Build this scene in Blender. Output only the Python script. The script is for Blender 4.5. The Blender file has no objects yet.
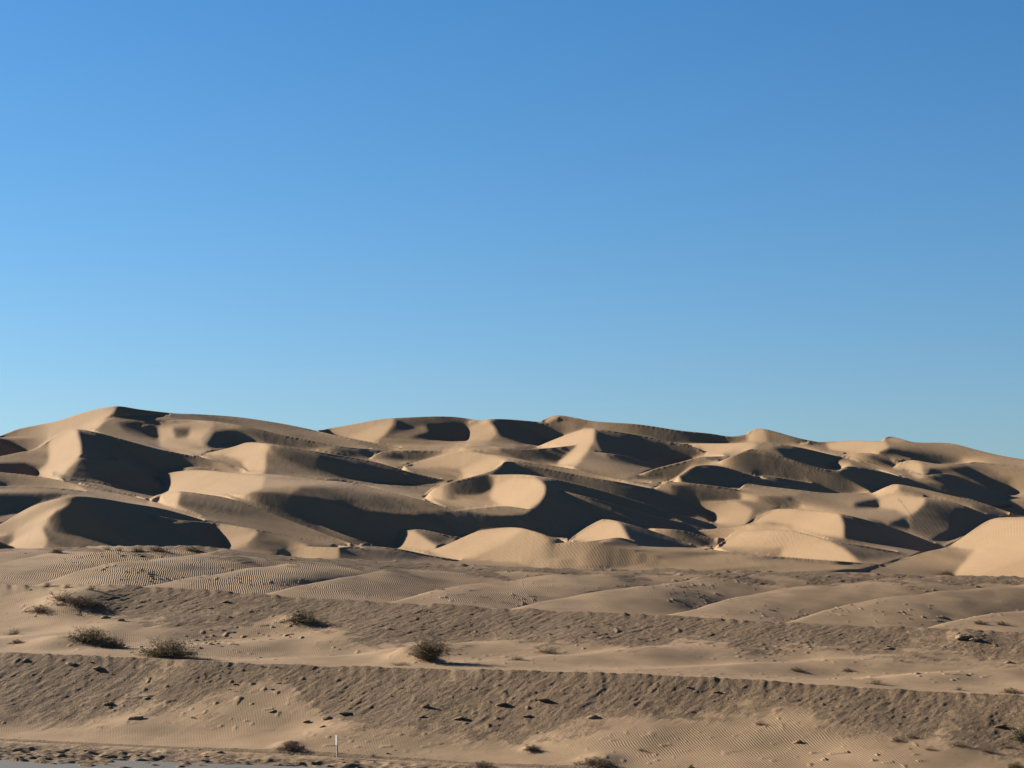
import math, random
import numpy as np
# ------------------------------------------------------------------ camera model
F = 2000.0; YH = 560.0; CX = 512.0; CAMZ = 12.0
G = 0.11; Y0 = 250.0
SUN_EL = math.radians(19.5); SUN_BACK = math.radians(30.0)      # sun low on the left, a little beyond the dunes
LX, LY = -math.cos(SUN_BACK), math.sin(SUN_BACK)
def base0(px): return 1.0 - 3.0*np.clip(px, -200, 1224)/1024.0  # height of the foot of the dune field
def plane_Y(px, py):
    s = (YH-py)/F
    return (Y0*G - base0(px))/(G - s)
def crest_Y(px, py, pf, m=0.42):
    yf = plane_Y(px, pf); zf = (YH-pf)/F*yf; s = (YH-py)/F
    return (yf*m - zf)/(m - s)
# crest lines of the dunes: x, height in view, foot of the slope below it
CRESTS = [
 # far ridge, left
 [(0,435,438),(20,428,438),(55,421,437),(80,413,430),(100,408,428),(120,406,420),(140,409,418),(175,413,419),(200,414,421),(240,417,426),(280,423,433),(305,428,437),(340,436,444),(370,442,449),(400,448,451)],
 [(108,418,430),(125,416,430),(150,415,432),(175,415,436)],
 [(140,425,443),(165,421,445),(200,420,448),(240,425,447),(280,434,446),(300,438,448),(340,446,453),(370,449,456)],
 [(120,406,420),(113,412,424),(108,418,428),(97,428,433)],
 # main left peak
 [(0,456,466),(20,452,468),(35,449,470),(48,441,474),(60,434,476),(75,429,476),(100,433,480),(130,441,488),(160,449,488),(200,457,468),(220,462,469),(240,467,471),(248,471,472)],
 [(75,429,476),(80,437,474),(82,450,474),(80,457,474),(70,465,476),(55,478,480)],
 [(80,457,474),(95,458,476),(118,460,480)],
 # second dune, left centre
 [(195,455,460),(215,451,463),(235,446,468),(248,442,470),(265,443,473),(290,447,477),(320,452,479),(350,457,481),(380,463,483),(410,472,483),(440,479,483)],
 [(265,443,473),(267,450,473),(264,472,474)],
 [(155,476,489),(180,471,492),(206,470,494),(240,473,494),(280,475,492),(320,480,494),(352,483,500),(400,494,512),(430,502,513),(448,508,514)],
 [(0,472,484),(30,475,485),(60,480,487),(90,487,494),(110,492,497),(140,498,506),(165,505,512),(200,516,519)],
 [(0,486,510),(30,486,505),(60,488,500),(85,491,498)],
 [(150,501,508),(165,493,508),(180,491,510),(205,494,514),(228,498,518),(261,509,524),(308,527,532),(340,539,541),(365,547,547)],
 [(228,495),(249,500),(277,508),(308,520),(340,533),(372,544)],
 [(925,497),(945,500),(965,506),(985,514)], [(927,475),(949,474),(972,482),(990,490)], [(64,480),(100,484),(122,490),(150,499)], [(596,452),(620,455),(650,462)], [(560,490),(600,500),(640,512),(680,522)], [(742,475),(775,477),(810,483)],
 [(180,491,510),(177,506,512)],
 # front left dune
 [(0,524,552),(15,515,552),(35,505,552),(60,498,552),(78,496,552),(100,498,550),(130,503,550),(160,508,548),(190,516,530),(203,520,522)],
 [(78,496,552),(60,511,550),(46,521,550),(42,530,551),(48,542,552)],
 [(147,515,549),(165,517,549),(180,520,549),(220,523,550),(250,528,550),(290,535,550),(330,543,551),(360,548,552)],
 [(257,529,548),(256,536,548),(246,547,550)],
 # far ridge, centre
 [(318,429,438),(340,426,442),(380,419,442),(410,417,441),(440,416,442),(460,417,442),(480,420,442)],
 [(470,422,442),(490,419,442),(510,419,445),(540,422,446),(575,429,433)],
 [(494,421,442),(497,434,444),(488,442,446)],
 [(370,458,461),(381,452,462),(400,450,461),(440,450,455),(460,447,452),(490,446,452),(520,449,458),(545,448,462),(575,445,466)],
 [(541,420.6,424),(549,416.6,422),(560,415,421),(575,417.3,421),(588,419.8,424),(602,421.4,433),(640,424,442),(680,430,444),(710,433,444),(730,436,443),(745,434,443),(750,430,443),(760,428,443),(775,431,444),(800,438,444),(825,443,446)],
 [(538,446,454),(560,437,463),(580,430,468),(592,428,472),(620,432,470),(650,437,468),(670,442,466),(690,446,462),(700,449,459),(707,456,459)],
 [(592,428,472),(594,440,472),(588,450,472),(575,465,472)],
 [(640,474,480),(657,468,480),(680,462,476),(700,457,468),(722,456,462)],
 [(720,461,484),(739,453,486),(750,449,488),(759,450,488),(788,458,490),(817,467,493),(837,470,494),(850,466,490),(880,471,490),(905,478,486)],
 [(670,443,446),(729,443,450),(759,442,452),(798,447,463),(837,456,470),(866,464,472),(900,475,478)],
 [(655,487,489),(675,478,489),(690,468,489),(700,465,490),(720,466,490),(745,473,488),(770,482,486)],
 [(655,488,498),(670,482,500),(700,484,502),(730,488,500),(738,490,497)],
 # swirl in the middle
 [(395,468,472),(420,461,480),(450,453,482),(470,451,480),(490,454,474),(510,457,463),(540,463,468),(580,470,474),(620,479,482),(650,483,486)],
 [(424,497,506),(435,488,502),(450,482,498),(470,477,496),(490,471,492),(500,465,478),(507,461,476),(530,465,478),(560,471,484),(590,477,492),(620,482,502),(650,488,512)],
 [(490,475,492),(520,474,512),(545,477,532),(560,480,534),(600,490,534),(640,502,534),(680,514,530),(710,523,526)],
 [(535,478,520),(545,485,522),(546,493,524),(540,501,524),(528,509,520)],
 [(424,498,506),(440,505,512),(455,510,516),(480,508,520),(505,506,520),(528,509,522)],
 [(568,540,544),(585,528,546),(600,520,548),(608,519,548),(622,522,548),(650,530,548),(680,540,548),(705,547,549)],
 [(620,522,546),(629,538,546)],
 [(650,528,536),(680,530,545),(710,537,547),(730,537,546)],
 [(430,551,560),(450,543,562),(475,532,564),(490,529,564),(515,527,563),(535,531,560),(552,537,552),(571,541,545)],
 [(395,546,549),(398,533,551),(410,530,553),(425,530,553),(455,537,548)],
 [(412,530,552),(425,538,552),(436,546,554)],
 [(520,559,566),(545,546,566),(560,543,566),(590,541,566),(618,537.5,566),(633,541,562)],
 [(640,546,570),(660,547,570),(700,548,571),(740,553,571),(800,558,572),(880,564,573)],
 [(268,557,560),(284,552,560),(303,547,560),(320,547,561),(341,547,561),(370,546,561),(400,549,562),(430,555,563),(460,560,564)],
 [(341,547,561),(338,556,561)],
 # right
 [(700,530,534),(745,525,536),(760,515,540),(775,509,541),(800,509,541),(820,511,541),(838,513,542),(860,518,546),(900,530,552),(934,543,555)],
 [(838,513,542),(844,525,543),(844,538,545)],
 [(712,548,556),(730,537,558),(745,531,560),(780,530,564),(800,532,566),(830,540,568),(860,545,568),(896,551.5,567)],
 [(825,538,566),(843,549,568),(858,560,570)],
 [(860,572,576),(900,560,576),(925,552,576),(950,545,577),(980,525,578),(992,519,579),(1005,517,580),(1024,517,580)],
 [(872,493,500),(888,486,506),(897,484,514),(920,488,530),(950,495,536),(980,502,535),(1010,512,530),(1024,516,528)],
 [(893,493,516),(910,495,516),(925,497,520),(926,502,524),(920,510,530),(911,515,534),(911,528,536)],
 [(735,494,506),(746,484,506),(765,486,505),(800,490,506),(830,493,506),(870,493,504)],
 [(800,443,448),(830,441,453),(860,440,455),(880,441,455),(885,437,456),(890,436,456),(900,438,458),(915,442,460),(950,443,464),(975,449,465),(1000,455,466),(1024,459,468)],
 [(885,440,456),(889,447,456),(876,453,458)],
 [(845,454,462),(870,453,465),(895,459,468),(903,464,470)],
 [(893,467,472),(905,461,476),(915,460,480),(940,464,490),(965,463,494),(975,462,494),(1000,464,500),(1024,466,502)],
]
# (tone, outline): slopes that face the sun (1) or turn away from it (0); flat ground is 0.5
TONES = [
 (.40,[(130,409),(200,414),(280,423),(340,436),(420,450),(340,447),(280,434),(200,421),(150,416)]),
 (.95,[(0,435),(20,428),(55,421),(80,413),(100,408),(121,405),(108,418),(95,429),(75,429),(60,434),(48,440),(30,438),(0,437)]),
 (.12,[(121,406),(140,409),(165,413),(150,415),(112,418)]),
 (.40,[(105,420),(200,421),(200,454),(140,442),(95,430)]),
 (.20,[(118,423),(135,421),(157,426),(157,440),(140,437),(125,432)]),
 (.62,[(157,425),(200,421),(215,424),(200,440),(215,453),(195,454),(160,447)]),
 (.32,[(173,428),(190,428),(188,437),(176,438)]),
 (.08,[(215,432),(240,429),(270,432),(300,437),(330,446),(300,448),(280,444),(255,442),(235,443),(212,448),(205,445)]),
 (.12,[(325,448),(358,450),(381,452),(370,459),(344,454)]),
 (.08,[(0,438),(50,438),(38,447),(15,453),(0,454)]),
 (.45,[(0,456),(45,448),(50,452),(48,462),(38,464),(0,463)]),
 (.08,[(0,463),(25,464),(36,468),(35,475),(0,472)]),
 (.95,[(50,440),(75,429),(82,445),(80,457),(68,468),(58,479),(40,477),(36,474),(50,462),(50,450)]),
 (.30,[(82,458),(100,460),(100,480),(70,478)]),
 (.04,[(78,430),(160,449),(245,470),(200,464),(170,466),(156,475),(165,487),(150,492),(120,486),(95,478),(88,468),(83,458),(81,445)]),
 (.30,[(0,474),(60,482),(100,492),(60,486),(0,483)]),
 (.15,[(0,482),(15,486),(0,488)]),
 (.22,[(0,494),(40,493),(80,495),(50,499),(25,508),(0,517)]),
 (.80,[(158,478),(180,471),(206,470),(235,473),(265,476),(262,488),(245,493),(225,496),(200,493),(175,491),(165,487)]),
 (.60,[(265,474),(300,476),(350,483),(300,486),(263,488)]),
 (.92,[(200,454),(220,450),(248,442),(265,443),(267,450),(264,472),(245,470),(243,460),(225,456)]),
 (.38,[(195,456),(225,457),(243,461),(245,471),(225,470),(205,462)]),
 (.40,[(266,450),(290,462),(340,479),(266,473)]),
 (.06,[(270,445),(300,450),(340,457),(400,472),(445,481),(420,483),(370,482),(340,478),(310,468),(290,460),(275,452)]),
 (.33,[(300,488),(352,487),(400,497),(448,509),(448,512),(417,514),(397,516),(368,512),(340,502),(290,494)]),
 (.04,[(248,494),(280,494),(340,502),(368,512),(397,516),(417,514),(448,512),(480,516),(500,517),(525,515),(540,520),(560,530),(575,536),(540,531),(506,527),(475,530),(456,537),(425,529),(399,531),(393,546),(372,544),(340,534),(300,518),(270,507)]),
 (.95,[(148,502),(165,493),(180,491),(176,506)]),
 (.33,[(181,492),(240,500),(300,520),(365,545),(300,534),(250,524),(200,516),(177,506)]),
 (.93,[(0,524),(30,507),(60,498),(78,496),(75,502),(60,512),(45,522),(42,530),(48,542),(40,552),(0,552)]),
 (.10,[(0,537),(12,534),(17,537),(5,548),(0,549)]),
 (.42,[(48,520),(68,528),(95,536),(118,544),(118,552),(55,552),(45,535),(42,527)]),
 (.04,[(78,498),(120,502),(170,510),(203,520),(166,517),(168,524),(200,522),(214,525),(222,540),(219,549),(120,546),(95,536),(68,528),(48,520),(55,512),(68,505)]),
 (.80,[(214,525),(257,529),(258,533),(247,546),(222,550),(219,535)]),
 (.42,[(258,530),(290,536),(330,544),(365,549),(300,548),(255,546)]),
 (.95,[(283,553),(303,547),(341,547),(338,556),(300,558)]),
 (.38,[(342,548),(400,550),(440,558),(400,560),(340,558)]),
 # centre, far
 (.80,[(320,429),(350,423),(395,418),(395,422),(385,434),(376,442),(350,438)]),
 (.28,[(395,419),(440,416),(470,419),(463,424),(425,425),(400,432),(385,436),(395,424)]),
 (.10,[(425,425),(463,423),(468,430),(465,441),(440,440),(410,438),(430,432)]),
 (.72,[(468,428),(484,422),(494,426),(497,434),(490,441),(466,441)]),
 (.04,[(490,421),(520,421),(555,425),(575,429),(560,437),(538,445),(520,443),(500,436),(496,430)]),
 (.66,[(378,440),(400,439),(470,442),(530,446),(500,448),(460,446),(400,449)]),
 (.12,[(376,456),(400,452),(450,451),(480,449),(500,452),(525,457),(560,464),(520,458),(500,454),(480,451),(462,451),(445,453),(420,460),(400,460)]),
 (.25,[(500,448),(560,446),(575,445),(560,463),(530,458),(500,451)]),
 (.78,[(536,420),(548,416),(560,415),(560,423),(545,422)]),
 (.50,[(560,415),(575,417),(585,420),(570,423),(560,423)]),
 (.06,[(566,425),(585,419),(600,420),(640,425),(690,432),(745,434),(748,441),(720,443),(670,442),(640,435),(600,429)]),
 (.50,[(747,434),(750,430),(762,428),(770,434),(765,442),(750,441)]),
 (.20,[(762,428),(800,438),(825,443),(800,445),(770,440)]),
 (.93,[(538,446),(560,437),(580,430),(593,428),(594,440),(588,450),(575,465),(560,466),(557,463),(575,449),(577,444)]),
 (.08,[(596,430),(640,436),(670,443),(695,447),(706,456),(680,462),(657,467),(630,464),(610,458),(600,448),(596,440)]),
 (.42,[(575,468),(590,453),(610,460),(657,468),(620,478),(590,472)]),
 (.28,[(625,478),(657,469),(700,458),(725,456),(700,467),(680,476),(650,480),(630,480)]),
 (.82,[(675,443),(720,443),(759,443),(750,449),(735,452),(715,456),(705,455),(698,448)]),
 (.08,[(770,447),(800,449),(837,458),(832,463),(837,469),(817,467),(788,457)]),
 (.90,[(832,463),(850,463),(851,467),(838,470)]),
 (.04,[(720,461),(750,449),(788,459),(817,468),(837,471),(852,467),(880,471),(905,477),(890,483),(873,493),(840,492),(800,488),(780,484),(760,478),(740,468)]),
 (.10,[(690,470),(703,466),(725,468),(750,478),(770,484),(740,487),(720,487),(690,483),(678,479)]),
 (.06,[(668,485),(700,486),(735,490),(742,497),(740,499),(715,501),(690,500),(675,492)]),
 (.90,[(420,462),(450,452),(470,451),(485,452),(507,460),(500,465),(485,472),(465,475),(460,468),(440,466),(420,467),(400,464)]),
 (.40,[(400,466),(440,467),(455,468),(465,476),(440,481),(420,475)]),
 (.25,[(510,458),(560,467),(620,479),(590,476),(540,467)]),
 (.06,[(500,468),(508,462),(540,469),(590,478),(630,483),(655,488),(685,497),(700,505),(717,523),(700,523),(680,514),(640,501),(600,489),(560,479),(520,474),(490,476)]),
 (.55,[(424,497),(440,488),(495,482),(500,505),(460,508),(440,504)]),
 (.05,[(442,489),(455,481),(475,476),(490,476),(495,483),(490,489),(480,494),(455,494)]),
 (.95,[(495,482),(515,478),(535,478),(545,485),(546,493),(540,501),(528,509),(500,505),(490,498)]),
 (.04,[(540,480),(560,481),(600,491),(640,503),(680,515),(705,524),(680,528),(650,530),(625,524),(608,519),(590,525),(570,535),(555,535),(535,522),(525,515),(538,506),(546,495),(545,485)]),
 (.30,[(670,520),(717,526),(700,535),(670,533)]),
 (.78,[(690,502),(735,500),(753,510),(745,525),(718,525),(710,515)]),
 (.93,[(568,540),(600,520),(618,521),(629,538),(590,540)]),
 (.22,[(620,521),(660,532),(705,547),(650,546),(629,540)]),
 (.18,[(660,529),(690,532),(715,540),(708,547),(690,543)]),
 (.93,[(430,551),(475,532),(515,527),(538,531),(553,542),(530,555),(520,560),(450,560)]),
 (.12,[(538,531),(571,541),(553,542)]),
 (.90,[(395,546),(399,532),(412,530),(425,538),(435,545),(440,548),(425,551)]),
 (.32,[(413,530),(455,537),(440,543),(425,538)]),
 (.85,[(522,560),(560,543),(600,541),(617,537),(600,545),(580,558)]),
 (.34,[(605,542),(618,537),(640,543),(650,546),(600,547)]),
 (.64,[(578,562),(600,547),(700,549),(800,558),(880,566),(880,585),(560,585),(530,566)]),
 # right
 (.55,[(737,492),(746,484),(765,486),(800,492),(795,498),(760,498),(742,498)]),
 (.08,[(757,498),(790,497),(802,507),(780,507)]),
 (.93,[(745,525),(775,509),(820,511),(838,513),(844,525),(844,538),(820,535),(800,530),(790,525),(770,522)]),
 (.04,[(840,514),(880,522),(930,540),(945,548),(935,553),(900,545),(870,541),(846,538),(846,525)]),
 (.88,[(712,548),(740,532),(790,530),(820,537),(840,545),(860,560),(830,563),(780,556),(786,548),(740,548)]),
 (.38,[(825,538),(850,541),(900,552),(905,556),(858,560),(843,548)]),
 (.82,[(826,443),(860,440),(885,441),(889,447),(875,453),(850,454),(830,450)]),
 (.08,[(878,453),(890,448),(910,450),(940,456),(963,462),(940,463),(910,458),(895,455)]),
 (.62,[(890,437),(915,442),(950,444),(1000,456),(1024,461),(1024,466),(970,462),(930,452),(900,447),(890,445)]),
 (.10,[(850,456),(875,457),(898,463),(892,467),(870,463)]),
 (.90,[(893,467),(912,460),(920,464),(925,478),(915,477),(905,468)]),
 (.08,[(930,469),(968,467),(985,477),(1008,485),(1015,493),(985,494),(950,488),(930,478)]),
 (.62,[(985,466),(1024,467),(1024,510),(1000,500),(1017,493),(1005,480)]),
 (.08,[(873,493),(905,478),(950,488),(980,494),(1010,503),(1024,510),(1024,514),(980,501),(930,489),(897,484)]),
 (.95,[(872,493),(895,485),(899,485),(890,492),(878,497)]),
 (.28,[(900,487),(950,496),(990,506),(1020,516),(990,518),(970,505),(925,497),(900,492)]),
 (.80,[(880,498),(893,494),(925,497),(925,503),(918,511),(907,515),(895,510),(880,508)]),
 (.15,[(855,503),(878,499),(878,508),(855,507)]),
 (.15,[(890,523),(905,517),(910,530),(890,526)]),
 (.30,[(927,500),(950,505),(985,517),(960,533),(945,540),(925,535),(912,530),(910,518)]),
 (.08,[(955,508),(992,518),(960,535),(945,541),(930,540),(950,530)]),
 (.55,[(850,573),(870,569),(930,550),(975,548),(950,576),(950,585),(850,585)]),
 (.93,[(935,550),(960,538),(992,519),(1024,518),(1024,579),(950,578),(975,550),(950,547)]),
]
TY0, TH = 400, 185
def tone_map():
    yy, xx = np.mgrid[0:TH, 0:1025].astype(float); yy = yy + TY0 + .01; xx = np.clip(xx, .4, 1023.4)
    T = np.full(xx.shape, .48)
    for val, poly in TONES:
        p = np.array(poly, float); x0, y0 = p.min(0)-1; x1, y1 = p.max(0)+1
        i0, i1 = max(0, int(y0-TY0)), min(TH, int(y1-TY0)+2); j0, j1 = max(0, int(x0)), min(1025, int(x1)+2)
        X = xx[i0:i1, j0:j1]; Y = yy[i0:i1, j0:j1]; ins = np.zeros(X.shape, bool)
        for k in range(len(p)):
            (ax, ay), (bx, by) = p[k], p[(k+1) % len(p)]
            if ay == by: continue
            c = ((ay > Y) != (by > Y)) & (X < (bx-ax)*(Y-ay)/(by-ay)+ax)
            ins ^= c
        T[i0:i1, j0:j1][ins] = val
    return T
PX0 = -24
def mirror_px(px):
    px = np.where(px < -20, -40-px, px); return np.where(px > 1044, 2088-px, px)
def spline(pts):
    a = np.array(pts, float)[:, :2]; out = []
    for k in range(len(a)-1):
        d = max(2, int(np.hypot(*(a[k+1]-a[k]))*4))
        t = np.linspace(0, 1, d, endpoint=False)[:, None]
        p0 = a[max(k-1, 0)]; p1 = a[k]; p2 = a[k+1]; p3 = a[min(k+2, len(a)-1)]
        out.append(.5*((2*p1)+(-p0+p2)*t+(2*p0-5*p1+4*p2-p3)*t*t+(-p0+3*p1-3*p2+p3)*t**3))
    out.append(a[-1:]); return np.vstack(out)
NC = 1073
def vnoise(X, Y, cell, seed):
    r = np.random.RandomState(seed); N = 512; tb = r.rand(N, N)
    x = X/cell; y = Y/cell; xi = np.floor(x).astype(int); yi = np.floor(y).astype(int); fx = x-xi; fy = y-yi
    fx = fx*fx*(3-2*fx); fy = fy*fy*(3-2*fy); g = lambda a, b: tb[a % N, b % N]
    return (g(xi, yi)*(1-fx)+g(xi+1, yi)*fx)*(1-fy)+(g(xi, yi+1)*(1-fx)+g(xi+1, yi+1)*fx)*fy-.5
def relief(iters=900, rounds=4, verbose=False):
    """log-distance of the dune surface seen along every line of sight"""
    T = np.pad(tone_map(), ((0, 0), (-PX0, NC-1025+PX0)), mode='edge'); K = TH
    cols = np.arange(NC, dtype=float)+PX0
    cutV = np.zeros((K, NC), bool); cutY = np.zeros((K, NC)); cutI = np.full((K, NC), -1); cutH = np.zeros((K, NC), bool)
    sky = np.full(NC, 600.)
    for ci, cr in enumerate(CRESTS):
        cr = [c[:2] for c in cr]
        if cr[0][0] <= 1: cr = [(-30, cr[0][1]+(cr[0][1]-cr[1][1])*.8)]+cr
        if cr[-1][0] >= 1023: cr = cr+[(1056, cr[-1][1]+(cr[-1][1]-cr[-2][1])*.8)]
        q = spline(cr); q[:, 0] -= PX0
        y = np.full(NC, np.nan)
        for m_ in range(len(q)-1):
            (ax, ay), (bx, by) = q[m_], q[m_+1]
            if ax == bx: continue
            for j in range(max(0, int(math.ceil(min(ax, bx)))), min(NC-1, int(math.floor(max(ax, bx))))+1):
                v = ay+(by-ay)*(j-ax)/(bx-ax)
                if not (y[j] < v): y[j] = v
        x0, x1 = int(max(0, math.ceil(q[:, 0].min()))), int(min(NC-1, math.floor(q[:, 0].max())))
        if x1-x0 < 3 or np.ptp(q[:, 1]) > .6*np.ptp(q[:, 0]): continue      # ridges that run down the slope hide nothing
        dy = np.abs(np.gradient(np.where(np.isnan(y), 0, y)))
        sky = np.where(np.isnan(y), sky, np.minimum(sky, y))
        for j in range(x0, x1+1):
            if np.isnan(y[j]): continue
            st = abs(y[min(j+2, x1)]-y[max(j-2, x0)])/max(1, (min(j+2, x1)-max(j-2, x0)))
            if not st < 1.1: continue
            k = int(math.floor(y[j]-TY0+.5))           # row k lies below the crest, row k-1 above
            if 1 <= k < K: cutV[k, j] = True; cutY[k, j] = y[j]; cutI[k, j] = ci
            if j < x1 and not np.isnan(y[j+1]):
                k2 = int(math.floor(y[j+1]-TY0+.5))
                lo, hi = min(k, k2), max(k, k2)
                if 0 <= lo and hi < K: cutH[lo:hi, j] = True
    sky = np.interp(cols, cols[sky < 599], sky[sky < 599])
    ksky = np.floor(sky-TY0+.5).astype(int)
    rows = np.arange(K)[:, None]
    valid = rows >= ksky[None, :]
    cutV &= rows > ksky[None, :]+2
    py = TY0+rows+0.0*cols[None, :]; s = (YH-py)/F; u = (cols-CX)[None, :]+0*py
    wp = np.log(plane_Y(cols[None, :], py))
    vb_ = np.zeros((K, NC)); vb_[1:] = valid[1:] & valid[:-1] & ~cutV[1:]; hb_ = np.zeros((K, NC)); hb_[:, :-1] = valid[:, :-1] & valid[:, 1:] & ~cutH[:, :-1]
    # long soft undulations running down the lee slopes
    yy_ = TY0+np.arange(K)[:, None]-.24*cols[None, :]; xx_ = cols[None, :]+0*yy_
    und = vnoise(xx_*.022, yy_*.17+2*vnoise(xx_*.012, yy_*.02, 1, 5), 1, 41)*.8+vnoise(xx_*.02, yy_*.4, 1, 42)*.25
    T = T+und*np.interp(T, [0, .2, .4, .6, .8, 1], [.02, .12, .20, .15, .08, .05])
    for _ in range(5):                              # soft changes of slope, crisp only across a crest
        fv = np.zeros_like(T); fv[1:] = (T[:-1]-T[1:])*vb_[1:]; fh = np.zeros_like(T); fh[:, :-1] = (T[:, 1:]-T[:, :-1])*hb_[:, :-1]
        T = T+.2*(fv+fh); T[:-1] -= .2*fv[1:]; T[:, 1:] -= .2*fh[:, :-1]
    jj = np.arange(NC)
    rim = 1.2+2.4*(vnoise(jj*1., 0*jj+.5, 70, 77)+.5)+.35*(vnoise(jj*1., 0*jj+.5, 26, 78)+.5)   # crests round over softly, here more, there less
    for k in range(1, K-14):
        c = cutV[k] | (ksky == k)
        rm = np.where(ksky == k, .4*rim, rim*(.75+.5*((k*7919) % 13)/13))
        for i in range(13):
            T[k+i] = np.where(c, np.maximum(T[k+i], .32-.28*i/(3.0*rm)), T[k+i])
        for i in range(8):
            T[k+i] = np.where(c, np.maximum(T[k+i], np.where(ksky == k, .55, .80)-.66*(i/rm)**.75), T[k+i])
    t = np.interp(T, TK, TS)
    g = np.interp(np.abs(t), [0, .1, .3, .5], [.15, .20, .34, .42])
    if True:  # bright tops stay gently inclined
        ds0 = 1/(F*np.maximum(g-s, .02))
    dmin = 1/(F*(.72-s)); dmax = 1/(F*.035)
    # edges: V[k]: between k-1 (up) and k ; H[j]: between j and j+1
    vV = np.zeros_like(valid); vV[1:] = valid[1:] & valid[:-1]
    vH = np.zeros_like(valid); vH[:, :-1] = valid[:, :-1] & valid[:, 1:]
    okV = vV & ~cutV; okH = vH & ~cutH
    tone_ok = okV & okH
    cu = (LX-u*LY/F); cs = (t-s*LY); c0 = LY/F+0*s
    nrm = 1/np.sqrt(cu**2+cs**2)
    sc = (.0015/ds0)**2
    w1 = np.where(tone_ok, .5, 0)*sc
    okVd = np.zeros_like(okV); okVd[:-1] = okV[1:]; okHb = np.zeros_like(okH); okHb[:, 1:] = okH[:, :-1]
    w1b = np.where(okVd & okHb, .5, 0)*sc
    def dn(m): o = np.zeros_like(m); o[:-1] = m[1:]; return o       # value one row below
    def up(m): o = np.zeros_like(m); o[1:] = m[:-1]; return o
    def lf(m): o = np.zeros_like(m); o[:, 1:] = m[:, :-1]; return o
    def rt(m): o = np.zeros_like(m); o[:, :-1] = m[:, 1:]; return o
    al = 0.012
    w2 = np.where(okV, al, 0.)*sc; w3 = np.where(okH, .0001, 0.)
    wc = np.where(vV & cutV, 1e-4, 0.)
    pen = np.zeros_like(w1); ptv = np.zeros_like(w1)
    beta = 2e-6
    x = wp.copy()
    wpd = np.zeros_like(wp); wpd[:, :-1] = wp[:, 1:]-wp[:, :-1]
    def dS(w):
        o = np.zeros_like(w); o[1:] = w[:-1]-w[1:]; return o
    def dU(w):
        o = np.zeros_like(w); o[:, :-1] = w[:, 1:]-w[:, :-1]; return o
    def dST(e):
        o = np.zeros_like(e); o[:-1] += e[1:]; o[1:] -= e[1:]; return o
    def dUT(e):
        o = np.zeros_like(e); o[:, 1:] += e[:, :-1]; o[:, :-1] -= e[:, :-1]; return o
    a = cu*nrm; b = cs*nrm; c = c0*nrm
    bet = np.where(valid, beta, 1.0)
    for rnd in range(rounds):
        wv = w2+wc+pen
        tv = (w2*ds0+wc*ds0*3+pen*ptv)
        def A(w):
            su = dU(w); ss = dS(w); e = w1*(a*su+b*ss)
            e2 = w1b*(a*lf(su)+b*dn(ss))
            return dUT(a*e+w3*su+rt(a*e2))+dST(b*e+wv*ss+up(b*e2))+bet*w
        e = w1*c; e2 = w1b*c
        rhs = dUT(a*e+w3*wpd+rt(a*e2))+dST(b*e+tv+up(b*e2))+bet*wp
        D = bet.copy()
        dh = w1*a*a+w3+rt(w1b*a*a); dv = w1*b*b+wv+up(w1b*b*b)
        D[:, 1:] += dh[:, :-1]; D[:, :-1] += dh[:, :-1]
        D[:-1] += dv[1:]; D[1:] += dv[1:]
        r = rhs-A(x); z = r/D; p = z.copy(); rz = (r*z).sum()
        for it in range(iters if rnd == 0 else iters//2):
            Ap = A(p); q = rz/(p*Ap).sum(); x += q*p; r -= q*Ap
            z = r/D; rn = (r*z).sum(); p = z+(rn/rz)*p; rz = rn
        ss = dS(x)
        lo = okV & (ss < dmin); hi = okV & (ss > dmax); lc = (vV & cutV) & (ss < dmin*.5)
        act = (pen > 0) & ~hi & (okV | lc)
        new = lo | hi | lc
        ptv = np.where(lo | lc, dmin*1.05, np.where(hi, dmax*.95, ptv)); pen = np.where(new, 3.0, pen*.6)
        if verbose: print('round', rnd, 'res', float(np.abs(r).mean()), 'low', int(lo.sum()), 'high', int(hi.sum()), 'cut viol', int(lc.sum()), 'rms tone', float(np.sqrt((w1*(a*dU(x)+b*ss-c)**2).sum()/w1.sum())), 'range', float(np.exp(x[valid].min())), float(np.exp(x[valid].max())))
    return x, valid, ksky, cutV, cutY, cutI, sky
UL, UR = -170.0, 1194.0
YA, YB = 226.0, 790.0
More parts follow.
